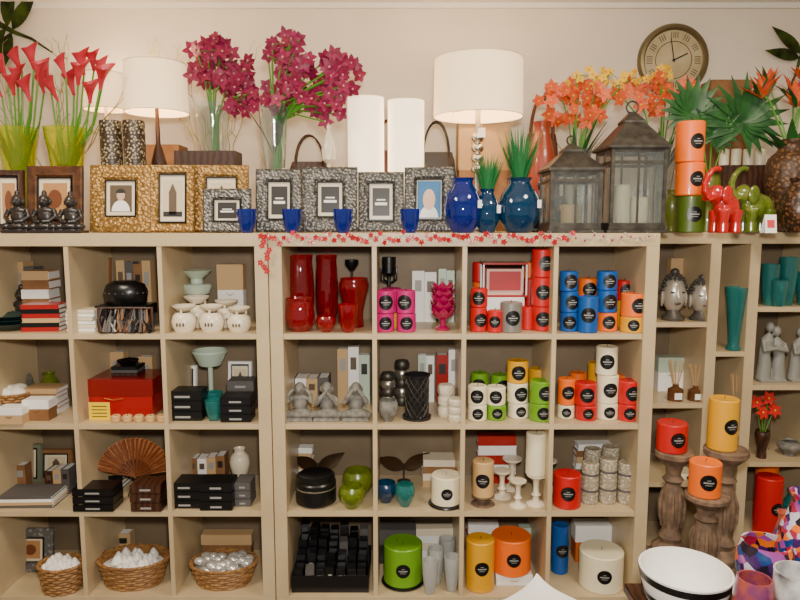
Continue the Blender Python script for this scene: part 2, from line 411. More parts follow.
def seated(name,px,w,top,Y,z,mat,hands='lap',rz=0,knot=True):
    X,W,h=G(px,w,top,Y,z);b=B();s=h
    b.box((0,0,0),(.62*s,.46*s,.06*s),mat)
    b.ell((0,0,.15*s),(.32*s,.24*s,.11*s),mat);b.ell((-.24*s,-.1*s,.15*s),(.13*s,.13*s,.09*s),mat);b.ell((.24*s,-.1*s,.15*s),(.13*s,.13*s,.09*s),mat)
    b.ell((0,.02*s,.38*s),(.18*s,.14*s,.22*s),mat);b.ell((0,.02*s,.52*s),(.22*s,.12*s,.1*s),mat)
    b.ell((0,0,.74*s),(.135*s,.14*s,.165*s),mat)
    b.tube([(0,0,.55*s),(0,0,.66*s)],.07*s,mat,8)
    b.ell((0,-.14*s,.72*s),(.025*s,.03*s,.04*s),mat,8,6)
    for e in(-1,1):
        b.ell((e*.14*s,.01*s,.73*s),(.03*s,.04*s,.07*s),mat,8,6)
        b.ell((e*.05*s,-.125*s,.77*s),(.028*s,.02*s,.014*s),mat,8,6)
        if hands=='lap': pts=[(e*.2*s,0,.55*s),(e*.27*s,-.04*s,.38*s),(e*.16*s,-.17*s,.27*s),(e*.02*s,-.22*s,.26*s)]
        elif hands=='mouth': pts=[(e*.2*s,0,.52*s),(e*.24*s,-.12*s,.4*s),(e*.14*s,-.17*s,.55*s),(e*.03*s,-.17*s,.68*s)]
        elif hands=='eyes': pts=[(e*.2*s,0,.52*s),(e*.26*s,-.14*s,.45*s),(e*.16*s,-.17*s,.62*s),(e*.05*s,-.16*s,.78*s)]
        else: pts=[(e*.2*s,0,.52*s),(e*.28*s,-.1*s,.45*s),(e*.26*s,-.08*s,.62*s),(e*.16*s,-.04*s,.74*s)]
        b.tube(pts,[.065*s,.06*s,.05*s,.045*s],mat,8)
    if knot: b.ell((0,.01*s,.93*s),(.06*s,.06*s,.07*s),mat)
    b.organic(name,(X,Y,z),max(.0016,s*.014),(0,0,rz),2)
def elephant(px,top,Y,z,mat,rz,comp=1.0):
    # standing elephant, trunk raised high; comp shortens the body
    X,W,h=G(px,10,top,Y,z);b=B();k=h/1.28
    b.T=Matrix.Scale(k,4);c=comp
    b.ell((.06*c,0,.48),(.32*c,.22,.26),mat);b.ell((.2*c,0,.46),(.18*c,.21,.25),mat)
    for x in(-.12,.26):
        for y in(-.12,.12): b.tube([(x*c,y,.42),(x*c,y,.2),(x*c,y,0.0)],[.12,.09,.1],mat,12)
    hx=-.24*c
    b.ell((hx,0,.72),(.16,.15,.18),mat)
    for e in(-1,1):
        b.ell((hx+.1,e*.18,.7),(.12,.045,.18),mat);b.tube([(hx-.1,e*.07,.64),(hx-.2,e*.08,.6),(hx-.26,e*.08,.66)],[.03,.025,.012],mat,6)
    b.tube([(hx-.08,0,.72),(hx-.18,0,.68),(hx-.25,0,.78),(hx-.25,0,.92),(hx-.2,0,1.06),(hx-.1,0,1.17),(hx+.0,0,1.2),(hx+.06,0,1.17)],[.1,.09,.075,.065,.058,.052,.05,.05],mat,10)
    b.tube([(.4*c,0,.6),(.45*c,0,.42),(.44*c,0,.25)],[.03,.02,.025],mat,6)
    b.T=Matrix();b.organic('elephant_figurine',(X,Y,z),max(.0025,.016*k),(0,0,rz),2)
# ================= ROOM =================
WY=.97
def plain(name,c,d,mat):
    b=B();b.box(c,d,mat);return b.make(name,flat=True)
ceilz=ZP(4,WY)
plain('floor',(0,-1.3,-.05),(7,4.7,.05),floorm)
plain('wall_back',(0,WY+.05,0),(7,.1,ceilz),wallm)
plain('wall_left',(-3.45,-1.3,0),(.1,4.6,ceilz),wallm)
plain('wall_right',(3.45,-1.3,0),(.1,4.6,ceilz),wallm)
plain('ceiling',(0,-1.3,ceilz),(7,4.7,.08),ceilm)
plain('trim_ceiling',(0,WY-.012,ceilz-.025),(6.8,.024,.025),ceilm)
plain('baseboard_back',(0,WY-.008,0),(6.8,.016,.1),ceilm)
# ================= SHELVES =================
def unit(name,x0,x1,divs,Y0=0,dep=.93,back=.385,rows=(R1,R2,R3)):
    b=B();t=.05
    b.box(((x0+x1)/2,Y0+dep/2,TOP-t),(x1-x0,dep,t),shelfm,.0015)
    b.box(((x0+x1)/2,Y0+dep/2,.004),(x1-x0,dep,t),shelfm,.0015)
    for x in (x0+t/2,x1-t/2): b.box((x,Y0+dep/2,t+.004),(t,dep,TOP-2*t-.004),shelfm,.0015)
    for x in divs: b.box((x,Y0+dep/2+.002,t),(.018,dep-.004,TOP-2*t),shelfm,.001)
    for z in rows: b.box(((x0+x1)/2,Y0+dep/2+.003,z-.022),(x1-x0-2*t,dep-.006,.022),shelfm,.001)
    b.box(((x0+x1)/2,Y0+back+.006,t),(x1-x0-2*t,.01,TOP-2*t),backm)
    return b.make(name)
unit('shelving_unit',-.504,.994,(-.099,.249,.600))
unit('shelving_unit',-2.06,-.508,(-.924,-1.282,-1.64))
b=B();Y0=.3;dp=.63
b.box((1.62,Y0+dp/2,TOP-.05),(1.24,dp,.05),shelfm,.0015);b.box((1.62,Y0+dp/2,.004),(1.24,dp,.05),shelfm,.0015)
for x in(1.025,1.355,1.525,2.215): b.box((x,Y0+dp/2,.05),(.045,dp,TOP-.1),shelfm,.0015)
b.box((1.87,Y0+dp/2+.003,.05),(.018,dp-.006,TOP-.1),shelfm)
for z in(R1,R2,R3): b.box((1.19,Y0+dp/2,z-.022),(.29,dp-.006,.022),shelfm,.001)
for z in(1.01,.65,.29): b.box((1.44,Y0+dp/2,z-.022),(.13,dp-.006,.022),shelfm,.001)
RC=(1.207,.86,.51,.16)
for z in RC: b.box((1.87,Y0+dp/2,z-.022),(.65,dp-.006,.022),shelfm,.001)
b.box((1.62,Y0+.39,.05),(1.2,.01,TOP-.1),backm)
b.make('shelving_unit')
# ================= TOP DISPLAY =================
Z=TOP+.0005
bgf=M('brown_gold_frame',(96,58,30),.4,col2=(60,34,16),scale=40,bump=.3)
photo_frame(8,30,170,.1,Z,dkwood,.22,'warm',.15)
photo_frame(54,56,166,.14,Z,bgf,.2,'warm')
photo_frame(120,61,165,.12,Z,goldp,.25,'portrait')
photo_frame(172,44,165,.12,Z,goldp,.2,'tower')
photo_frame(221,54,165,.16,Z,goldp,.22,'tower')
photo_frame(227,48,189,.07,Z,silverp,.25,'label')
photo_frame(279,47,169,.13,Z,silverp,.26,'label')
photo_frame(330,55,167,.1,Z,silverp,.27,'label')
photo_frame(381,46,172,.14,Z,silverp,.24,'label')
photo_frame(429,50,167,.12,Z,silverp,.24,'blue',-.1)
for px,t in((18,190),(45,190),(71,191)): seated('buddha_figurine',px,24,t,.035,Z,darkres)
for px in(247,292,343,410):
    vase(px,20,209,.035,Z,blueglass,'cup','tealight_holder')
box_item('gift_box',210,60,152,.32,Z,.12,dkwood);box_item('storage_box',165,40,146,.72,Z,.14,kraft)
leo=M('leopard_print',(196,178,140),.4,col2=(52,38,24),scale=90,kind='voronoi')
for px in(113,136): vase(px,21,121,.3,Z,leo,'cyl','animal_print_vase')
for (vx,fl) in ((20,[(8,72),(22,64),(38,72),(14,86),(44,84),(30,92),(2,88),(34,60),(18,78)]),(68,[(50,76),(66,68),(84,66),(100,80),(74,86),(104,70),(58,92),(90,94),(78,76),(94,62)])):
    Y=.33;X,W,h=vase(vx,40,128,Y,Z,limeglass,'flute','flower_vase',.004);vo=LAST[0]
    b=B()
    for fx,fy in fl:
        yy=Y+U(-.06,.06);zz=ZP(fy+8,yy)-Z;xx=XP(fx,yy,zz+Z)-X
        b.tube([(U(-.02,.02),U(-.02,.02),.02),(xx*.25,0,h*.8),(xx*.7,(yy-Y)*.7,zz*.7),(xx,yy-Y,zz)],.004,stemg,6)
        calla(b,(xx,yy-Y,zz-.005),(xx*.8+U(-.25,.25),-.35,.9),U(.058,.074),callar)
    for i in range(14):
        a=U(0,6.28);b.leaf((0,0,h*.4),(cos(a)*.28,sin(a)*.2,1),U(.25,.42),.022,stemg,.15,n=5)
    o=b.make('calla_lily_bouquet',(X,Y,Z));adopt(o,vo)
# curly willow
tw=M('willow_twig',(140,134,50),.6)
def willow(px,Y,n,dx0,dx1,seed):
    b=B()
    for i in range(n):
        x,z=0,0;pts=[(0,0,0)];dx=U(dx0,dx1)
        for k in range(1,25):
            z+=.036;x+=dx*min(1,k/8)+.012*sin(k*1.1+i*2);pts.append((x,.002*sin(k),z))
            if k in(12,17,21):
                s=1 if (k+i)%2 else -1;b.tube([pts[-1],(x+s*.03,0,z+.03),(x+s*.035,0,z+.07),(x+s*.06,0,z+.09)],[.002,.0015,.001,.0008],tw,4)
        b.tube(pts,[.0035*(1-k/29) for k in range(25)],tw,5)
    b.make('curly_willow_branches',(XP(px,Y,1.9),Y,Z))
willow(48,.5,9,-.02,.028,1);willow(222,.6,7,-.022,.012,2)
table_lamp(157,62,113,64,.46,Z,dkwood,.95,0,5)
table_lamp(106,42,110,74,.78,Z,cream,.9,0,3)
table_lamp(478,89,117,60,.42,Z,silver,.98,1,6)
for px,t in((366,98),(406,101)):
    X,W,h=G(px,36,t,.4,Z);b=B();b.lathe([(0,0),(W*.4,0),(W*.4,.02),(0,.02)],pewter)
    b.lathe([(0,.02),(W/2,.02),(W/2,h),(W/2-.003,h),(W/2-.003,.03),(0,.03)],shadehot,40)
    for zz in(.02,h): b.tube([(W/2*cos(a),W/2*sin(a),zz) for a in [2*pi*i/40 for i in range(40)]],.002,cream,5,True)
    b.make('column_lamp',(X,.4,Z))
def bouquet(name,vx,vw,vtop,Y,vm,regs,nst,vshape='flute',fn=5,leafs=0):
    X,W,h=vase(vx,vw,vtop,Y,Z,vm,vshape,'flower_vase',tag=True);vo=LAST[0];b=B()
    for (cx,cy,rx,ry,cnt,mat,cm,sz) in regs:
        ends=[]
        for i in range(cnt):
            a=U(0,6.28);q=math.sqrt(R());yy=Y+U(-.09,.05);px=cx+rx*q*cos(a);py=cy+ry*q*sin(a)
            zz=ZP(py,yy)-Z;xx=XP(px,yy,zz+Z)-X;c=(xx,yy-Y,zz);ends.append(c)
            flower(b,c,fn,sz*U(.8,1.1),sz*.7,mat,cm,(U(-.8,.8),-1,U(-.7,.5)))
        ends.sort(key=lambda c:c[2])
        for i in range(nst):
            c=ends[int((i+.5)/nst*len(ends))];
            b.tube([(U(-.012,.012),U(-.012,.012),.015),(c[0]*.15,0,h*.9),(c[0]*.45,c[1]*.5,h+(c[2]-h)*.5),(c[0]*.8,c[1]*.8,h+(c[2]-h)*.85),c],.0035,stemg,5)
        for c in ends[::2]:
            e=random.choice(ends);
            if (Vector(e)-Vector(c)).length<.12: b.tube([c,e],.0015,stemg,4)
    for i in range(leafs):
        a=U(0,6.28);b.leaf((0,0,h*.6),(cos(a)*.4,sin(a)*.2,1),U(.2,.32),.03,leafg,.2)
    o=b.make(name,(X,Y,Z));adopt(o,vo)
bouquet('orchid_bouquet',214,34,104,.5,clear,[(210,52,20,14,24,orchid,orchidc,.038),(222,72,32,22,44,orchid,orchidc,.04),(240,96,20,16,20,orchid,orchidc,.038)],5)
bouquet('orchid_bouquet',275,30,108,.3,clear,[(288,56,25,22,28,orchid,orchidc,.038),(322,76,38,26,54,orchid,orchidc,.04),(283,96,20,18,20,orchid,orchidc,.038),(325,106,20,16,16,orchid,orchidc,.036)],12,leafs=3)
X,W,h=G(329,22,122,.26,Z);b=B();b.lathe([(0,0),(.035,0),(.035,.01),(.012,.03),(.01,.1),(.02,.13),(.01,.16),(.008,h*.62),(.028,h*.66),(.03,h*.75),(.018,h*.86),(.006,h*.92),(.008,h*.96),(0,h)],cream);b.make('ceramic_finial_ornament',(X,.26,Z))
bag=M('brown_leather',(96,44,24),.5,bump=.3,scale=50)
def handbag(px,w,top,Y,mat):
    X,W,h=G(px,w,top,Y,Z);b=B();hb=h*.7
    vs=[];fs=[];prof=[(1,0),(1.0,.1),(.95,.5),(.8,.9),(.7,1)]
    for q,t in prof:
        for k in range(16):
            a=2*pi*k/16;vs.append((W/2*q*(abs(cos(a))**.6)*(1 if cos(a)>0 else -1),.05*(1.2-t*.8)*(abs(sin(a))**.8)*(1 if sin(a)>0 else -1),hb*t))
    for i in range(4):
        for k in range(16):
            l=(k+1)%16;fs.append((i*16+k,i*16+l,i*16+16+l,i*16+16+k))
    fs.append(tuple(range(16)));fs.append(tuple(64+k for k in range(16)));b.add(vs,fs,mat)
    for y in(-.02,.02): b.tube([(W*.28*cos(t),y,hb*.95+h*.3*sin(t)) for t in [pi*i/12 for i in range(13)]],.005,mat,6)
    b.make('handbag',(X,Y,Z))
handbag(436,46,118,.62,M('dark_leather',(30,24,22),.5));handbag(541,40,92,.68,bag);handbag(390,60,116,.84,bag);handbag(310,50,132,.8,dkwood)
box_item('storage_box',482,50,122,.7,Z,.14,kraft,M('tan_lid',(170,136,90),.6))
for px,w,t,gt,gw in((463,38,178,150,0),(487,26,189,150,34),(519,42,178,122,40)):
    Y=.06;X,W,h=vase(px,w,t,Y,Z,tealblue if px!=463 else blueglass,'round','glass_vase',.004,True);vo=LAST[0]
    if gw:
        b=B();gh=ZP(gt,Y)-Z
        for i in range(190):
            a=U(0,6.28);s=U(.02,.42);b.leaf((cos(a)*.01,sin(a)*.01,h*.8),(cos(a)*s,sin(a)*s,1),(gh-h*.8)*U(.6,1.02),.007,grassg,U(0,.15),n=4,pw=.5)
        o=b.make('artificial_grass_plant',(X,Y,Z));adopt(o,vo)
lantern(570,55,135,.13,Z,[(0,.35,w_be)])
lantern(630,60,100,.15,Z,[(-.12,.5,w_wh),(.18,.35,w_wh)])
seated('buddha_figurine',548,22,168,.3,Z,darkres)
vase(541,30,122,.42,Z,M('rust_ceramic',(140,50,22),.35,coat=.4),'round','ceramic_vase')
bouquet('orange_flower_arrangement',575,30,150,.55,clear,[(573,102,38,22,46,orangef,yellowf,.038),(596,80,34,12,20,yellowf,orangef,.024)],5,leafs=8)
bouquet('orange_flower_arrangement',660,30,150,.55,clear,[(658,94,42,18,40,orangef,yellowf,.038),(650,74,36,8,16,yellowf,orangef,.022)],5,leafs=10)
cstack(690,26,[196,163,122],.13,Z,[w_ol,w_or,w_or])
vase(672,18,190,.26,Z,M('olive_ceramic',(96,104,30),.3,coat=.5),'urn','ceramic_vase')
redc=M('red_glaze',(176,12,8),.15,coat=.8);grc=M('green_glaze',(70,92,18),.15,coat=.8,col2=(110,120,40),scale=20)
elephant(724,164,.04,Z,redc,radians(14),.72);elephant(754,164,.2,Z,grc,radians(8),.95)
b=B();Y=.34
X,W,h=vase(708,22,175,Y,Z,M('olive_ceramic',(96,104,30)),'tall','flower_vase');vo=LAST[0]
for (lx,ly,L) in((742,122,.2),(690,112,.15),(712,132,.13)):
    zz=ZP(ly,Y)-Z;xx=XP(lx,Y,zz+Z)-X
    b.tube([(0,0,.02),(xx*.1,0,h),(xx*.5,0,h+(zz-h)*.8),(xx,-.01,zz)],.003,stemg,5)
    for i in range(17):
        a=radians(-150+300*i/16)+(.3 if xx>0 else -.2);dd=(sin(a),-.25,cos(a));b.leaf((xx,-.01,zz),dd,L*(.7+.3*cos(a*.5)),.045,leafg,.15,up=(0,-1,.2),n=5,pw=.6)
o=b.make('palm_leaf_arrangement',(X,Y,Z));adopt(o,vo)
b=B();Y=.3
X,W,h=vase(789,48,140,Y,Z,M('woven_brown_vase',(120,84,48),.5,col2=(64,40,22),scale=60,kind='voronoi',bump=.8),'urn','textured_vase',.005);vo=LAST[0]
for (lx,ly) in((772,84),(795,94),(756,96),(786,106),(806,80)):
    yy=U(-.08,.05);zz=ZP(ly,Y)-Z;xx=XP(lx,Y,zz+Z)-X
    b.tube([(0,0,.03),(xx*.2,0,h),(xx*.8,yy,zz-.03),(xx,yy,zz)],.004,stemg,6)
    for i in range(26):
        a=U(0,6.28);s=U(.2,1.5);b.leaf((xx,yy,zz-.02),(cos(a)*s,sin(a)*s,1),U(.08,.12),.022,(callar if i%3==0 else orangef) if i%4 else leafg,.1,n=4)
for i in range(12):
    a=U(0,6.28);b.leaf((0,0,h*.8),(cos(a)*.8,sin(a)*.4,.8),.2,.04,leafg,.25)
o=b.make('protea_arrangement',(X,Y,Z));adopt(o,vo)
vase(799,34,178,.1,Z,M('snake_brown',(110,70,40),.3,col2=(40,26,16),scale=70,kind='voronoi'),'round','ceramic_vase',.004)
zt=box_item('wooden_riser',742,50,166,.48,Z,.1,dkwood)
for px in(724,736,748,760): candle(px,9,149,.48,zt,w_wh,False,name='votive_candle')
box_item('storage_box',722,40,82,.82,Z,.12,kraft)
b=B();b.poly([(0,0,0),(.045,0,0),(.045,.012,.07),(0,.012,.07)],white);b.poly([(0,.04,0),(.045,.04,0),(.045,.012,.07),(0,.012,.07)],white);b.poly([(.008,.002,.02),(.037,.002,.02),(.037,.0075,.05),(.008,.0075,.05)],M('pink_print',(210,60,70)))
b.make('price_card',(XP(765,.03,1.6),.02,Z))
cx,cz=XP(672,WY,ZP(61,WY)),ZP(61,WY);r=.18;b=B()
b.lathe([(0,0),(r,0),(r,.02),(r-.008,.034),(r-.022,.036),(r-.03,.02),(r-.034,.018)],M('bronze_rim',(120,108,78),.35,metal=.7),48)
b.lathe([(0,.0185),(r-.03,.0185)],M('clock_dial',(196,180,140),.6,col2=(174,156,116),scale=9),48)
b.lathe([(r*.5,.0195),(r*.52,.0195)],dkwood,40)
for i in range(12):
    a=2*pi*i/12
    for o in((-.012,0,.012) if i%3 else (-.016,-.005,.005,.016)):
        b.T=Matrix.Rotation(a,4,'Z')@Matrix.Translation((o,r*.68,.0195));b.box((0,0,0),(.003,.03,.001),blackm)
for a,L,w in((radians(-65),.085,.006),(radians(10),.12,.004)):
    b.T=Matrix.Rotation(a,4,'Z');b.box((0,L*.4,.022),(w,L,.002),blackm)
b.T=Matrix();b.ell((0,0,.023),(.008,.008,.004),blackm)
b.make('wall_clock',(cx,WY-.001,cz),(radians(90),0,0))
def dragonfly(px,py,s,rz,name):
    b=B();dk=M('metal_black_green',(16,20,12),.3,metal=.5,col2=(70,90,20),scale=14)
    b.tube([(0,0,-.7*s),(0.04*s,0,-.3*s),(0,0,0),(0,0,.25*s)],[.012*s,.025*s,.035*s,.05*s],dk,8);b.ell((0,0,.3*s),(.06*s,.05*s,.05*s),dk)
    for e in(-1,1):
        b.leaf((e*.03*s,0,.15*s),(e,-.1,.35),.85*s,.24*s,dk,.08,up=(0,-1,0),n=8);b.leaf((e*.03*s,0,.05*s),(e,-.1,-.15),.75*s,.24*s,dk,.08,up=(0,-1,0),n=8)
    b.make(name,(XP(px,WY,ZP(py,WY)),WY-.03,ZP(py,WY)),(0,rz,0))
dragonfly(18,34,.3,radians(-62),'dragonfly_wall_ornament');dragonfly(796,62,.24,radians(20),'dragonfly_wall_ornament')
# garland
b=B();redg=M('garland_red',(176,10,20),.3,coat=.4);tin=M('garland_silver',(225,220,214),.3,metal=.6)
pts=[]
for i in range(260):
    px=262+i*(655-262)/259;pts.append((XP(px,0,1.5),-.014+.004*sin(i*1.7),1.514+.008*sin(i*.35)+.005*sin(i*1.3)))
b.tube(pts,.0013,tin,4)
pts2=[(p[0],p[1],p[2]+.009*sin(i*.9)) for i,p in enumerate(pts)];b.tube(pts2,.0012,tin,4)
for i in range(0,258,2):
    p=pts2[i];b.tube([p,(p[0]+U(-.012,.012),p[1]-.004,p[2]+U(-.022,.016))],.0009,tin,4)
drop=[(-.51-.012*sin(i*.6),-.016,1.515-.008*i) for i in range(18)];b.tube(drop,.0012,tin,4)
for i in range(0,206,3):
    p=pts2[i];flower(b,(p[0],p[1]-.005,p[2]+U(-.009,.006)),5,U(.010,.014),.010,redg,redg,(U(-.3,.3),-1,U(-.3,.3)))
for p in drop[::2]: flower(b,(p[0]+U(-.012,.012),p[1]-.003,p[2]),5,.013,.010,redg,tin,(0,-1,0))
for i in range(9): q=pts[206+i*6];b.ell((q[0],-.016,q[2]),.0045,redg,8,6)
b.make('berry_tinsel_garland')
# ================= LEFT UNIT =================
navy=M('dark_plate',(30,50,50),.25,coat=.5)
def plates(px,w,top,Y,z,mat,n=3):
    X,W,h=G(px,w,top,Y,z);b=B();r=W/2
    for i in range(n):
        o=i*h/(n+1);b.lathe([(0,o),(r*.5,o),(r*.6,o+.004),(r*.97,o+h*.4),(r,o+h*.42),(r*.97,o+h*.44),(r*.6,o+.009),(0,o+.007)],mat,36)
    b.make('glazed_plate',(X,Y,z))
plates(12,46,313,.12,R1,navy)
books('notebook_stack',46,36,303,.11,R1,.11,[redbox,black,tanpaper,redbox,black,redbox],.1)
upright('greeting_card_set',15,50,255,.33,R1,.08,[tanpaper,white,kraft,tanpaper,greypaper])
books('gift_box_stack',42,26,270,.24,R1,.1,[white,tanpaper,kraft,white,kraft,tanpaper])
seated('buddha_figurine',22,20,284,.24,R1,darkres)
b=B()
X,W,h=G(86,28,308,.1,R1)
for i in range(6): b.box((U(-.003,.003),0,i*h/6),(W,.1,h/6*.92),cream if i%2 else white,.002,U(-.08,.08))
b.make('coaster_stack',(X,.1,R1))
zt=box_item('dark_gift_box',127,50,304,.17,R1,.13,greypaper,black)
X,W,h=G(125,42,281,.16,zt);b=B();b.lathe([(0,0),(W*.42,0),(W*.48,h*.1),(W*.5,h*.45),(W*.5,h*.6),(W*.44,h*.85),(W*.3,h),(0,h)],blackm,36,sy=.8)
for i in range(18): b.ell((W*.49*cos(i*.349),W*.39*sin(i*.349),h*.5),.005,M('beads',(60,50,44)),8,6)
b.make('trinket_box_round',(X,.17,zt+.0005))
b=B()
for i in range(40):
    x=U(-.09,.1);c=random.choice([blackm,blackm,dkwood,greypaper,kraft]);b.tube([(x,U(-.02,.02),.10*U(.8,1)),(x+U(-.01,.01),-.02,.05),(x+U(-.03,.03),-.03+U(-.02,.01),.005)],[.003,.006,.008],c,6)
b.tube([(-.1,0,.095),(.11,0,.095)],.005,dkwood,6)
for e in(-.1,.11): b.tube([(e,0,0),(e,0,.1)],.006,dkwood,6)
b.make('beaded_tassel_rack',(XP(125,.05,R1),.05,R1))
photo_frame(95,30,258,.33,R1,kraft,.2,'warm');upright('greeting_card_set',137,34,260,.33,R1,.06,[tanpaper,greypaper,kraft,tanpaper])
def oil_burner(px,w,top,Y,z,mat):
    X,W,h=G(px,w,top,Y,z);b=B();r=W/2
    shell([(0,0),(r*.75,0),(r*.95,h*.2),(r,h*.4),(r*.85,h*.62),(r*.6,h*.72)],.004,mat,b)
    b.lathe([(0,h*.74),(r*.4,h*.75),(r*.9,h*.95),(r*.92,h),(r*.85,h*.98),(r*.4,h*.8),(0,h*.79)],mat,30)
    for i in range(3): a=2*pi*i/3+.5;b.tube([(r*.6*cos(a),r*.6*sin(a),h*.66),(r*.6*cos(a),r*.6*sin(a),h*.85)],.005,mat,6)
    for dx in(-.25,.0,.25):
        b.poly([(r*(dx+.08*cos(t)),-r*math.sqrt(1-dx*dx)-.002,h*.3+h*.08*sin(t)) for t in [2*pi*i/12 for i in range(12)]],sepia)
    b.make('oil_burner',(X,Y,z));return z+h
for px,w,t,Y in((184,25,305,.08),(212,25,305,.08),(239,24,307,.08),(197,27,296,.2),(227,25,300,.2)): oil_burner(px,w,t,Y,R1,cream)
X,W,h=G(198,30,270,.31,R1);b=B();b.lathe([(0,0),(.03,0),(.03,.01),(.012,.02),(.012,h*.5),(W*.4,h*.56),(W*.5,h*.7),(W*.45,h*.74),(W*.2,h*.76),(W*.2,h*.84),(W*.5,h*.99),(W*.48,h),(0,h*.93)],palegreen);b.make('tiered_ceramic_burner',(X,.3,R1))
box_item('white_display_box',232,26,264,.34,R1,.06,white,tanpaper)
# row 2 left
basket(12,38,392,.16,R2,.8,'cloth')
for px,w,t,Y,m in((40,26,398,.08,kraft),(14,26,406,.03,tanpaper),(50,20,372,.31,greenglass),(22,22,365,.31,clear)):
    if m in(greenglass,clear): vase(px,w,t,Y,R2,m,'round','glass_bottle')
    else: box_item('soap_box',px,w,t,Y,R2,.07,m,white)
books('notebook_stack',46,34,386,.2,R2,.1,[white,kraft,white,kraft,tanpaper])
zt=box_item('red_lacquer_chest',124,76,374,.2,R2,.2,redbox,M('red_dark_lid',(124,8,8),.35,coat=.3))
b=B();b.box((0,0,0),(.085,.001,.075),M('yellow_card',(240,200,20)));
for i in range(4): b.box((0,-.001,.015+i*.014),(.06,.0008,.003),blackm)
b.tube([(0,.001,.04),(0,.03,0)],.002,brass,5)
b.make('price_sign',(XP(100,.05,R2),.05,R2+.001))
b=B()
for i in range(3): b.box((0,0,i*.014),(.11,.09,.012),[dkwood,greypaper,blackm][i],.002)
b.lathe([(0,.042),(.03,.042),(.045,.06),(.042,.062),(.0,.05)],blackm);b.make('dark_dish_set',(XP(128,.2,.98),.2,zt+.0005))
for i in range(5): candle(116+i*11.5,9,415,.04,R2,w_be,False,name='tealight_candle')
upright('greeting_card_set',120,70,350,.345,R2,.05,[kraft,greypaper,tanpaper,dkwood,tanpaper])
photo_frame(184,26,366,.31,R2,white,.15,'warm');photo_frame(240,24,362,.32,R2,white,.15,'tower')
for px,w,t,Y,c in((186,38,388,.09,black),(238,30,394,.07,black),(243,26,378,.22,greypaper)):
    X,W,h=G(px,w,t,Y,R2);b=B();n=3
    for i in range(n):
        b.box((0,0,i*h/n),(W,.09,h/n*.95),c,.002);b.box((0,-.046,i*h/n+h/n*.3),(W*.4,.001,h/n*.2),greyprint)
    b.make('black_gift_box_stack',(X,Y,R2))
vase(214,18,400,.06,R2,teal,'cup','tealight_holder');vase(214,18,392,.15,R2,teal,'cup','tealight_holder')
X,W,h=G(212,34,349,.27,R2);b=B();b.lathe([(0,0),(.03,0),(.03,.01),(.01,.02),(.01,h*.7),(W*.3,h*.74),(W*.5,h*.97),(W*.48,h),(W*.28,h*.8),(0,h*.78)],palegreen);b.make('pedestal_bowl',(X,.25,R2))
# row 3 left
books('magazine_stack',30,60,490,.1,R3,.13,[greypaper,tanpaper,white,greypaper])
photo_frame(20,44,445,.3,R3,M('green_grey_frame',(110,116,96),.5),.12,'warm');photo_frame(56,34,450,.31,R3,kraft,.15,'tower')
upright('greeting_card_set',62,24,465,.22,R3,.08,[dkwood,tanpaper,greypaper]);upright('greeting_card_set',14,30,458,.2,R3,.05,[dkwood,palegreen,kraft])
b=B();n=22;r=.165;fanm=M('fan_wood',(190,124,74),.5,col2=(150,86,44),scale=30)
for i in range(n):
    a=radians(12+156*i/(n-1));y=-.004*(i%2)
    b.tube([(0,y,0),(r*.5*cos(a),y,r*.5*sin(a)),(r*.98*cos(a),y,r*.98*sin(a))],[.003,.004,.005],M('fan_rib',(120,64,32),.5),4)
vs=[];fs=[]
for i in range(45):
    a=radians(10+160*i/44);y=.004 if i%2 else -.006
    vs+=[(r*.45*cos(a),y,r*.45*sin(a)),(r*.72*cos(a),y,r*.72*sin(a)),(r*cos(a),y,r*sin(a))]
    if i: o=3*i;fs+=[(o-3,o-2,o+1,o),(o-2,o-1,o+2,o+1)]
b.add(vs,fs,fanm);b.lathe([(0,-.004),(.008,-.004),(.008,.004),(0,.004)],brass,12)
b.tube([(0,.005,0),(0,.05,-.085)],.003,dkwood,5);b.tube([(-.03,-.0,-.085),(0,0,0),(.03,0,-.085)],.003,dkwood,5)
b.make('folding_fan',(XP(135,.15,R3+.1),.15,R3+.088),(radians(-6),0,0),flat=True)
for px,w,t,Y,c in((98,40,484,.05,blackm),(150,30,480,.05,dkwood),(188,34,478,.08,black),(219,32,478,.06,black),(245,16,478,.1,greypaper)):
    X,W,h=G(px,w,t,Y,R3);b=B();n=3
    for i in range(n):
        b.box((U(-.002,.002),0,i*h/n),(W,.1,h/n*.94),c,.002);b.box((0,-.0505,i*h/n+h/n*.3),(W*.35,.001,h/n*.2),greyprint)
    b.make('black_gift_box_stack',(X,Y,R3))
books('notebook_stack',106,46,462,.3,R3,.12,[greypaper,tanpaper,blackm,tanpaper,white])
upright('greeting_card_set',200,54,452,.31,R3,.07,[tanpaper,greypaper,kraft,white,tanpaper,kraft])
vase(240,20,448,.28,R3,cream,'urn','ceramic_vase')
# row 4 left
photo_frame(30,46,530,.2,R4,M('grey_weave_frame',(140,136,126),.6,col2=(90,88,84),scale=60,kind='voronoi',bump=.5),.22,'warm')
basket(62,44,562,.06,R4,.8,'shells');basket(134,70,556,.12,R4,.7,'shells');basket(224,66,560,.12,R4,.7,'balls')
upright('greeting_card_set',110,46,530,.34,R4,.05,[tanpaper,kraft,tanpaper]);box_item('kraft_storage_box',228,50,532,.34,R4,.06,kraft,tanpaper)
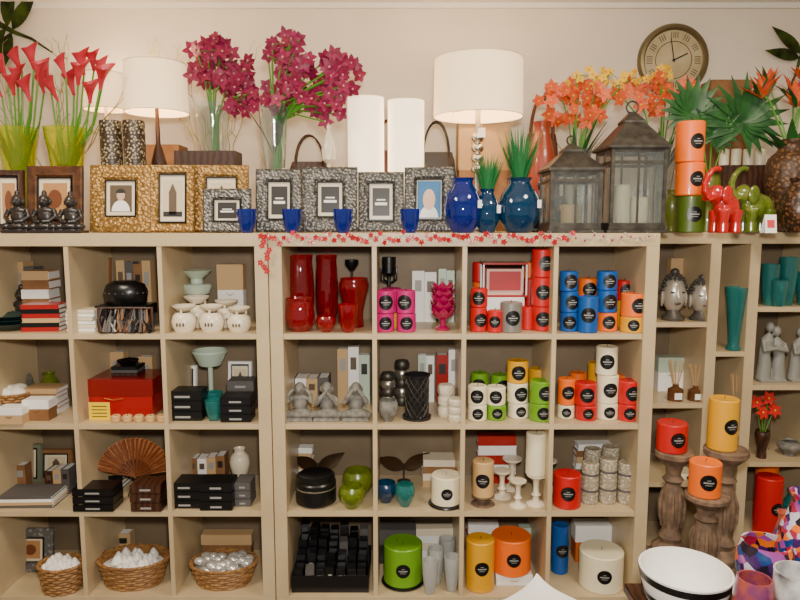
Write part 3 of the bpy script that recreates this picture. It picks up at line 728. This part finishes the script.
# ================= MIDDLE UNIT ROW 1 =================
for px,w,t,Y in((301,27,255,.22),(327,23,255,.26),(300,30,298,.08)): vase(px,w,t,Y,R1,redglass,'hurricane','red_glass_vase')
vase(354,30,278,.17,R1,redglass,'tall','red_glass_vase');vase(326,20,316,.05,R1,redglass,'bowl','tealight_holder')
vase(348,20,304,.05,R1,redglass,'cup','tealight_holder')
b=B();b.lathe([(0,0),(.018,0),(.018,.006),(.005,.012),(.005,.22),(.012,.225),(.03,.25),(.03,.27),(.0,.26)],blackm);b.make('iron_candle_holder',(XP(352,.33,1.25),.33,R1))
for i,px in enumerate((385,406)): cstack(px,18,[313,290],.07,R1,[w_mg,w_mg])
cstack(392,20,[312,288],.18,R1,[w_ye,w_mg],False)
X,W,h=G(389,24,257,.31,R1);b=B();b.lathe([(0,0),(.03,0),(.03,.008),(.008,.015),(.008,h*.7),(.03,h*.76),(.03,h),(.024,h),(.0,h*.8)],blackm)
for i in range(4): a=i*pi/2+.6;b.tube([(0,0,h*.6),(.04*cos(a),.04*sin(a),h*.65),(.04*cos(a),.04*sin(a),h*.85)],.004,blackm,6)
b.make('iron_candle_holder',(X,.31,R1))
X,W,h=G(443,32,280,.1,R1);b=B();b.lathe([(0,0),(.028,0),(.03,.01),(.012,.02),(.012,h*.3),(0,h*.3)],magglass)
b.lathe([(0,h*.28),(.02,h*.3),(.032,h*.55),(.028,h*.8),(.0,h*.82)],magglass)
for j in range(5):
    for i in range(8):
        a=2*pi*i/8+j*.39;z0=h*(.22+.13*j);b.leaf((.02*cos(a),.02*sin(a),z0),(cos(a)*1.2,sin(a)*1.2,.8),.06-.003*j,.045,magglass,-.4,n=4)
b.make('artichoke_candle_holder',(X,.1,R1))
for x,w,m in((424,24,white),(446,16,palegreen)): upright('boxed_gift_set',x,w,262,.34,R1,.05,[m,m])
cstack(479,16,[307,288],.07,R1,[w_red,w_red]);cstack(495,14,[310],.05,R1,[w_red])
candle(511,21,302,.06,R1,M('silver_wax',(150,146,140),.3,metal=.5))
cstack(542,20,[306,277,249],.1,R1,[w_red,w_red,w_red]);cstack(528,14,[306],.12,R1,[w_red],False)
zt=box_item('red_gift_box',500,44,296,.19,R1,.1,redbox,white);X,W,h=G(503,44,262,.2,zt)
b=B();b.box((0,0,0),(W,.09,.008),redbox);b.box((0,0,h-.008),(W,.09,.008),redbox)
for e in(-1,1):
    for y in(-.042,.042): b.box((e*(W/2-.004),y,.008),(.006,.006,h-.016),white)
b.box((0,-.0445,h*.2),(W*.7,.001,h*.55),M('rose_label',(170,40,46)));b.box((0,.0,.008),(W*.8,.07,h*.75),M('pink_card',(226,176,160),.5));b.make('boxed_gift_set',(X,.19,zt+.0005))
cstack(480,14,[282,262],.33,R1,[w_or,w_red],False);cstack(530,14,[278,262],.33,R1,[w_red,w_or],False)
cstack(569,17,[312,291,271],.08,R1,[w_bl,w_bl,w_bl]);candle(588,19,296,.05,R1,w_bl);cstack(588,18,[300,278],.17,R1,[w_or,w_or])
cstack(607,19,[312,290,271],.09,R1,[w_or,w_bl,w_bl]);cstack(633,23,[316,293],.06,R1,[w_ye,w_or]);cstack(624,16,[300,280],.2,R1,[w_ye,w_red])
# row 2 middle
for px,hd in((300,'ears'),(327,'mouth'),(356,'eyes')): seated('stone_monkey_figurine',px,26,378,.07,R2,stone,hd,knot=False)
upright('gift_book_row',354,32,345,.34,R2,.06,[tanpaper,white,palegreen]);upright('gift_book_row',308,44,372,.3,R2,.1,[greypaper,white,tanpaper,greypaper])
X,W,h=G(417,29,374,.09,R2);b=B();b.lathe([(0,0),(W/2,0),(W/2,.012),(W*.4,.016),(W*.4,h-.01),(W*.46,h-.006),(W*.46,h),(W*.38,h),(W*.38,.02),(0,.02)],M('smoked_glass',(50,50,52),.08,trans=.5,metal=.3),36)
for j in range(12):
    for e in(-1,1):
        b.tube([(W*.41*cos(a+j*.5236),W*.41*sin(a+j*.5236),.016+(h-.02)*(k/8)) for k,a in enumerate([e*.3*q for q in range(9)])],.0013,pewter,4)
b.make('filigree_hurricane_lantern',(X,.09,R2))
for px,t,Y in((388,372,.19),(402,360,.28)):
    X,W,h=G(px,15,t,Y,R2);b=B()
    for i in range(5): b.lathe([(0,i*h/5),(W*.4,i*h/5),(W*.5,(i+.3)*h/5),(W*.5,(i+.7)*h/5),(W*.4,(i+.98)*h/5),(0,(i+.98)*h/5)],silver if i%2 else pewter)
    b.make('stacked_tealight_tin_set',(X,Y,R2))
vase(388,20,400,.05,R2,stone,'bowl','stone_tealight_holder')
upright('boxed_gift_set',448,24,345,.34,R2,.05,[redbox,white]);upright('boxed_gift_set',426,16,348,.35,R2,.04,[palegreen,white])
cv=M('carved_ivory',(214,202,176),.5,bump=.8,scale=70,kind='voronoi')
for px,t,Y in((446,384,.12),(456,398,.05)):
    X,W,h=G(px,17,t,Y,R2);b=B()
    for i in range(3): b.lathe([(0,i*h/3),(W*.42,i*h/3),(W*.5,(i+.25)*h/3),(W*.5,(i+.75)*h/3),(W*.42,(i+.97)*h/3),(0,(i+.97)*h/3)],cv,20)
    b.make('carved_candle_stack',(X,Y,R2))
cstack(477,18,[404,385],.07,R2,[w_wh,w_wh]);cstack(496,18,[404,386],.08,R2,[w_gr,w_wh]);cstack(518,20,[402,382,360],.11,R2,[w_wh,w_wh,w_ye])
cstack(541,22,[402,380],.07,R2,[w_gr,w_gr]);cstack(480,17,[396,372],.2,R2,[w_gr,w_gr]);cstack(500,18,[396,374],.2,R2,[w_gr,w_gr]);cstack(538,18,[368],.22,R2,[w_ye])
cstack(566,16,[404,378],.1,R2,[w_wh,w_or]);cstack(586,20,[404,382],.08,R2,[w_red,w_red]);cstack(607,20,[402,374,346],.09,R2,[w_wh,w_wh,w_wh]);cstack(628,19,[403,380],.07,R2,[w_red,w_red])
cstack(578,16,[372],.24,R2,[w_or]);cstack(597,18,[362],.26,R2,[w_ye],False);cstack(624,18,[374],.22,R2,[w_or])
# row 3 middle
X,W,h=G(316,40,473,.1,R3);b=B();b.lathe([(0,0),(W*.42,0),(W*.5,.01),(W*.5,h*.75),(W*.47,h*.8),(W*.47,h*.96),(W*.42,h),(W*.36,h*.97),(0,h*.93)],blackm,40);b.lathe([(W*.49,h*.55),(W*.505,h*.56),(W*.505,h*.6),(W*.49,h*.61)],silver,40);b.make('black_lidded_jar',(X,.1,R3))
vase(358,30,470,.15,R3,greenglass,'bowl','green_glass_bowl');vase(352,26,486,.045,R3,greenglass,'bowl','tealight_holder')
vase(386,22,482,.1,R3,tealblue,'bowl','teal_glass_bowl');vase(405,20,484,.06,R3,teal,'bowl','teal_glass_bowl')
X,W,h=G(446,34,474,.08,R3);b=B();b.lathe([(0,0),(W*.5,0),(W*.52,.004),(W*.5,.009),(0,.009)],blackm);b.lathe([(p,q+.009) for p,q in cap(W*.43,h-.009)],w_wh,36);label(b,W*.43,h*.5,.024);b.tube([(0,0,h-.003),(0,0,h+.01)],.0012,wicktm,5);b.make('wax_candle',(X,.08,R3))
bl=M('bronze_leaf',(66,46,26),.35,metal=.6)
for px in(318,404):
    b=B()
    for e in(-1,1): b.leaf((0,0,0),(e*.9,0,.45),.13,.06,bl,.25*e,up=(0,-1,0),n=8)
    b.tube([(0,.0,-.06),(0,0,.02)],.004,pewter,6);b.lathe([(0,-.07),(.03,-.07),(.03,-.062),(0,-.06)],pewter)
    b.make('metal_leaf_sculpture',(XP(px,.3,R3+.1),.3,R3+.0705))
books('linen_stack',300,26,446,.35,R3,.05,[tanpaper,white,tanpaper,white,tanpaper,white]);books('linen_stack',440,34,456,.3,R3,.1,[tanpaper,cream,kraft,cream])
def stick(px,top,Y,z,w,mat):
    X,W,h=G(px,w,top,Y,z);b=B();k=W/2
    b.lathe([(0,0),(k,0),(k,h*.03),(k*.8,h*.07),(k*.35,h*.14),(k*.28,h*.25),(k*.5,h*.32),(k*.3,h*.4),(k*.25,h*.6),(k*.32,h*.78),(k*.55,h*.86),(k*.95,h*.95),(k*.95,h),(0,h)],mat,26)
    b.make('candlestick',(X,Y,z));return z+h
stick(502,470,.15,R3,19,cream);stick(512,458,.24,R3,20,cream);stick(518,480,.06,R3,17,cream)
zt=stick(536,474,.08,R3,20,cream);candle(536,19,432,.08,zt+.0005,w_wh,False);stick(549,460,.22,R3,16,cream)
zt=stick(483,495,.08,R3,24,greywood);candle(483,20,460,.08,zt+.0005,w_be)
books('boxed_gift_set',496,38,434,.32,R3,.06,[redbox,white,redbox,white,redbox])
candle(567,26,473,.07,R3,w_red)
cs=M('pebble_texture',(212,202,182),.6,col2=(160,148,124),scale=90,kind='voronoi',bump=.9)
for j,(px,t,Y) in enumerate([(590,462,.1),(608,458,.1),(626,462,.1),(592,448,.2),(610,446,.2),(628,450,.2)]):
    X,W,h=G(px,17,t,Y,R3);b=B();b.lathe(cap(W/2,h,.004),cs,20)
    for q in(.3,.7): b.lathe([(W/2,h*q),(W/2+.0015,h*q+.002),(W/2+.0015,h*q+.008),(W/2,h*q+.01)],greypaper,20)
    b.make('pebble_candle_jar',(X,Y,R3))
books('gift_book_stack',600,50,442,.34,R3,.06,[tanpaper,kraft,white,tanpaper,kraft,white])
# row 4 middle
def tray(px,w,top,Y,z,dep,body):
    X,W,h=G(px,w,top,Y,z);b=B();t=.006
    b.box((0,0,0),(W,dep,t),body)
    for s_ in(-1,1): b.box((s_*(W/2-t/2),0,t),(t,dep,h*.3),body);b.box((0,s_*(dep/2-t/2),t),(W-2*t,t,h*.3),body)
    return b,X,W,h
b,X,W,h=tray(333,74,526,.16,R4,.26,blackm)
for i in range(7):
    for j in range(4):
        x=-W/2+.03+i*(W-.06)/6;y=-.1+j*.065;c=random.choice([blackm,blackm,blackm,greypaper])
        hh=h*(.45+.13*j)*U(.85,1.05)
        b.box((x,y,.008),(.036,.055,hh),c,.002,U(-.15,.15));b.box((x,y-.029,.008+hh*.6),(.016,.001,.010),greyprint)
b.make('sachet_display_tray',(X,.16,R4))
X,W,h=G(403,40,542,.12,R4);b=B();b.lathe([(0,0),(W*.5,0),(W*.54,.006),(W*.5,.01),(0,.01)],blackm,36)
b.lathe([(p,q+.01) for p,q in cap(W*.48,h-.01)],w_gr,40);label(b,W*.48,h*.5,.03)
for e in(-.025,.025,0): b.tube([(e,abs(e)-.01,h-.004),(e,abs(e)-.01,h+.008)],.0012,wicktm,5)
b.make('three_wick_candle',(X,.12,R4))
box_item('black_gift_box',396,40,526,.3,R4,.08,blackm,greypaper)
frost=M('frosted_glass',(225,225,220),.35,trans=.6)
for px,t,Y in((436,548,.1),(452,556,.05),(447,538,.2),(430,560,.03)): vase(px,16,t,Y,R4,frost,'cup','frosted_tealight_holder')
books('napkin_stack',434,44,526,.34,R4,.05,[white,cream,white,cream])
candle(480,27,538,.08,R4,w_ye);zt=box_item('white_display_box',512,36,568,.14,R4,.12,white);candle(511,37,534,.14,zt+.0005,w_or)
books('napkin_stack',482,30,522,.32,R4,.06,[redbox,white,redbox,white]);box_item('white_display_box',532,26,526,.33,R4,.05,white,palegreen)
candle(560,16,524,.2,R4,w_bl)
candle(601,41,549,.1,R4,w_wh);oc=M('orange_card',(196,96,24),.5);box_item('orange_gift_box',592,38,522,.31,R4,.08,oc,white);box_item('orange_gift_box',624,22,532,.3,R4,.08,oc,w_red)
# ================= RIGHT UNIT =================
hair=M('head_hair_pewter',(84,80,74),.45,metal=.4);facem=M('head_face_silver',(196,188,172),.3,metal=.5)
for px,t,s in((674,268,28),(702,274,28)):
    Y=.37;X,W,h=G(px,s,t,Y,R1);b=B()
    b.lathe([(0,0),(W*.38,0),(W*.4,.01),(W*.25,.03),(W*.22,h*.2),(0,h*.22)],hair)
    b.ell((0,0,h*.5),(W*.4,W*.4,h*.36),facem,20,14);b.leaf((0,-W*.38,h*.62),(0,-.25,-1),h*.18,W*.14,facem,.0,up=(0,-1,0),fold=-.5)
    for e in(-1,1): b.ell((e*W*.17,-W*.34,h*.55),(W*.1,W*.05,h*.02),hair,8,6);b.ell((e*W*.42,0,h*.42),(W*.06,W*.1,h*.16),facem,8,6)
    b.ell((0,-W*.36,h*.34),(W*.12,W*.05,h*.025),hair,8,6)
    for j in range(7):
        el=radians(12+12*j);n=max(4,int(20*cos(el)))
        for i in range(n):
            a=2*pi*i/n
            if j<3 and sin(a)<-.35: continue
            b.ell((W*.44*cos(a)*cos(el),W*.44*sin(a)*cos(el),h*(.52+.38*sin(el))),W*.06,hair,7,5)
    b.ell((0,0,h*.93),(W*.15,W*.15,h*.07),hair)
    b.make('buddha_head_bust',(X,Y,R1))
box_item('gift_box',690,44,258,.6,R1,.05,tanpaper)
vase(735,22,287,.34,1.01,teal,'flute','teal_glass_vase')
for px,w,t,Y in((770,18,264,.36),(788,18,257,.36),(779,17,280,.325),(805,18,272,.36)): vase(px,w,t,Y,RC[0],teal,'cup','teal_glass_tumbler')
stn=M('pale_grey_stone',(132,132,124),.5)
def couple(px,top,Y,z):
    X,W,h=G(px,36,top,Y,z);b=B();s=h
    b.box((0,0,0),(.42*s,.24*s,.05*s),stn)
    for e,hh in((-1,1),(1,.92)):
        b.tube([(e*.12*s,0,.03*s),(e*.11*s,0,.3*s*hh),(e*.12*s,0,.45*s*hh),(e*.08*s,0,.68*s*hh),(e*.05*s,0,.78*s*hh)],[.12*s,.1*s,.085*s,.1*s,.04*s],stn,14)
        b.ell((e*.055*s,0,.89*s*hh),(.065*s,.075*s,.09*s),stn)
        b.tube([(e*.16*s,-.03*s,.68*s*hh),(e*.18*s,-.1*s,.52*s),(-e*.04*s,-.11*s,.56*s)],[.045*s,.04*s,.03*s],stn,8)
    b.organic('embracing_couple_sculpture',(X,Y,z),.003)
couple(772,320,.38,RC[1]);couple(802,326,.38,RC[1])
def diffuser(px,top,Y,z,w=14):
    X,W,h=G(px,w,top,Y,z);b=B();hb=h*.4
    b.lathe([(0,0),(W/2,0),(W/2,hb*.7),(W*.2,hb*.85),(W*.2,hb),(0,hb)],M('amber_glass',(110,70,40),.1,trans=.3),24)
    b.box((0,-W/2-.001,hb*.15),(W*.5,.001,hb*.4),white)
    for i in range(9):
        a=i*.7;b.tube([(.003*cos(a),.003*sin(a),hb*.5),(.035*cos(a),.02*sin(a),h)],.0017,M('reed',(190,150,100),.7),4)
    b.make('reed_diffuser',(X,Y,z))
diffuser(676,360,.36,R2,15);diffuser(696,364,.36,R2,15)
box_item('boxed_gift_set',668,26,356,.55,R2,.08,white,palegreen);box_item('boxed_gift_set',698,24,360,.55,R2,.08,palegreen,white)
diffuser(737,374,.36,.65,12)
b=B();Y=.36;X,W,h=vase(762,14,430,Y,RC[2],dkwood,'tall','flower_vase',.002);vo=LAST[0]
for (lx,ly) in((756,402),(768,398),(762,412),(774,410)):
    zz=ZP(ly,Y)-RC[2];xx=XP(lx,Y,RC[2]+zz)-X;b.tube([(0,0,.02),(xx*.3,0,h),(xx,0,zz)],.002,stemg,5);flower(b,(xx,-.005,zz),6,.035,.022,w_red,yellowf,(U(-.3,.3),-1,.3))
o=b.make('red_flower_stems',(X,Y,RC[2]));adopt(o,vo)
vase(790,24,440,.4,RC[2],stone,'urn','stone_vase')
candle(768,24,476,.34,RC[3],w_red);candle(766,20,450,.46,RC[3],w_or)
vase(794,24,490,.36,RC[3],teal,'round','glass_vase')
candle(682,24,470,.38,R3,w_wh);box_item('boxed_gift_set',698,24,430,.55,R3,.08,tanpaper,kraft)
books('linen_stack',682,34,545,.4,R4,.12,[white,tanpaper,white,kraft])
b=B();b.box((1.22,-.12,.225),(.44,.34,.025),greywood,.004)
for x in(1.04,1.40):
    for y in(-.26,.02): b.box((x,y,0),(.03,.03,.225),greywood,.003)
b.box((1.22,-.26,.17),(.34,.02,.04),greywood);b.make('low_display_bench')
def pedestal(px,top,Y,w,cm,ct,cw):
    z=.2505;X,W,h=G(px,w,top,Y,z);k=W/2;b=B()
    P=[(0,0),(.95,0),(.95,.05),(.75,.08),(.5,.11),(.62,.16),(.5,.2),(.42,.24),(.58,.36),(.6,.5),(.46,.62),(.36,.68),(.55,.72),(.36,.76),(.42,.84),(.85,.92),(1,.95),(1,.99),(.93,1),(0,1)]
    b.lathe([(r*k,q*h) for r,q in P],greywood,24)
    for i in range(10):
        a=2*pi*i/10;b.tube([(k*.5*cos(a),k*.5*sin(a),h*.26),(k*.6*cos(a),k*.6*sin(a),h*.36),(k*.62*cos(a),k*.62*sin(a),h*.5),(k*.48*cos(a),k*.48*sin(a),h*.62)],[.003,.008,.008,.003],greywood,6)
    b.make('carved_wood_pedestal',(X,Y,z));candle(px,cw,ct,Y,z+h+.0005,cm)
pedestal(672,450,.0,38,w_red,422,28);pedestal(723,448,-.06,42,w_ye,398,27);pedestal(705,494,-.2,42,w_or,461,29)
# foreground table & pottery
b=B();b.box((1.3,-.86,.42),(1.2,.56,.03),dkwood,.004)
for x in(.76,1.84):
    for y in(-1.08,-.64): b.box((x,y,0),(.04,.04,.42),dkwood,.003)
b.box((1.3,-.63,.36),(1.0,.02,.06),dkwood);b.make('display_table')
ZT=.4505
X,W,h=G(684,88,568,-.76,ZT);b=B();shell([(0,0),(W*.25,0),(W*.28,.01),(W*.42,h*.4),(W*.48,h*.8),(W*.5,h)],.006,white,b,48)
for q0,q1,a0,a1 in((.82,.97,.483,.498),(.45,.58,.43,.455)): b.lathe([(W*a0+.0015,h*q0),(W*a1+.0015,h*q1)],black,48)
b.make('striped_ceramic_bowl',(X,-.76,ZT))
mos=M('mosaic_glaze',(200,80,40),.25,kind='mosaic',scale=34,coat=.5);mos2=M('mosaic_glaze_fine',(200,80,40),.25,kind='mosaic',scale=60,coat=.5)
bw=M('white_black_glaze',(232,230,226),.3,col2=(40,34,50),scale=12,coat=.4)
purp=M('purple_glaze',(96,40,96),.25,col2=(190,90,40),scale=14,coat=.5)
vase(764,54,542,-.74,ZT,mos,'bowl','mosaic_pot',.006);vase(752,38,578,-.95,ZT,purp,'bowl','mosaic_pot',.005);vase(802,50,492,-.72,ZT,mos2,'round','mosaic_vase',.006)
vase(826,46,440,-.63,ZT,bw,'urn','painted_jug',.006) if False else None
vase(796,46,572,-.98,ZT,bw,'cup','painted_mug',.005)
vase(783,26,512,-.64,ZT,purp,'round','mosaic_vase',.005)
# square dish on stool
b=B();b.lathe([(0,.19),(.15,.19),(.155,.2),(.15,.21),(0,.21)],dkwood,32)
for i in range(4): a=i*pi/2+.78;b.tube([(.09*cos(a),.09*sin(a),.195),(.12*cos(a),.12*sin(a),0)],.014,dkwood,8)
b.make('low_stool',(XP(545,-.4,.25),-.4,0))
b=B();n=10;vs=[];fs=[]
for t in(0,.006):
    for i in range(n+1):
        for j in range(n+1):
            x=(i/n-.5);y=(j/n-.5);q=max(abs(x),abs(y))*2;vs.append((x*.26,y*.26,t+.002+.03*q**4+.03*(abs(x*2)*abs(y*2))**3))
for t in(0,1):
    for i in range(n):
        for j in range(n):
            a=t*(n+1)**2+i*(n+1)+j;fs.append((a,a+n+1,a+n+2,a+1))
b.add(vs,fs,white);b.make('square_ceramic_dish',(XP(545,-.4,.25),-.4,.21),(0,0,radians(42)))
# ================= LIGHT & CAMERA =================
def area(name,loc,tgt,size,e,col):
    l=bpy.data.lights.new(name,'AREA');l.shape='DISK';l.size=size;l.energy=e;l.color=col
    o=bpy.data.objects.new(name,l);bpy.context.collection.objects.link(o);o.location=loc
    o.rotation_euler=(Vector(tgt)-Vector(loc)).to_track_quat('-Z','Y').to_euler()
area('flash_light',(.05,-2.5,1.8),(0,0,1.15),.16,62,(1,.95,.87))
area('ceiling_fill_light',(-1.3,-1.0,ceilz-.05),(-1.3,-.8,0),.6,34,(1,.85,.66))  # added fill: unseen area lights under the ceiling, no fixtures modelled
area('ceiling_fill_light',(1.2,-1.0,ceilz-.05),(1.2,-.8,0),.6,34,(1,.85,.66))
w=bpy.data.worlds.new('W');bpy.context.scene.world=w;w.use_nodes=True
w.node_tree.nodes['Background'].inputs[0].default_value=(1,.91,.8,1);w.node_tree.nodes['Background'].inputs[1].default_value=.42
c=bpy.data.cameras.new('Camera');c.sensor_width=36;c.lens=36*F/800
o=bpy.data.objects.new('Camera',c);bpy.context.collection.objects.link(o);o.location=(0,-D,H);o.rotation_euler=(radians(90)-TH,0,0)
bpy.context.scene.camera=o
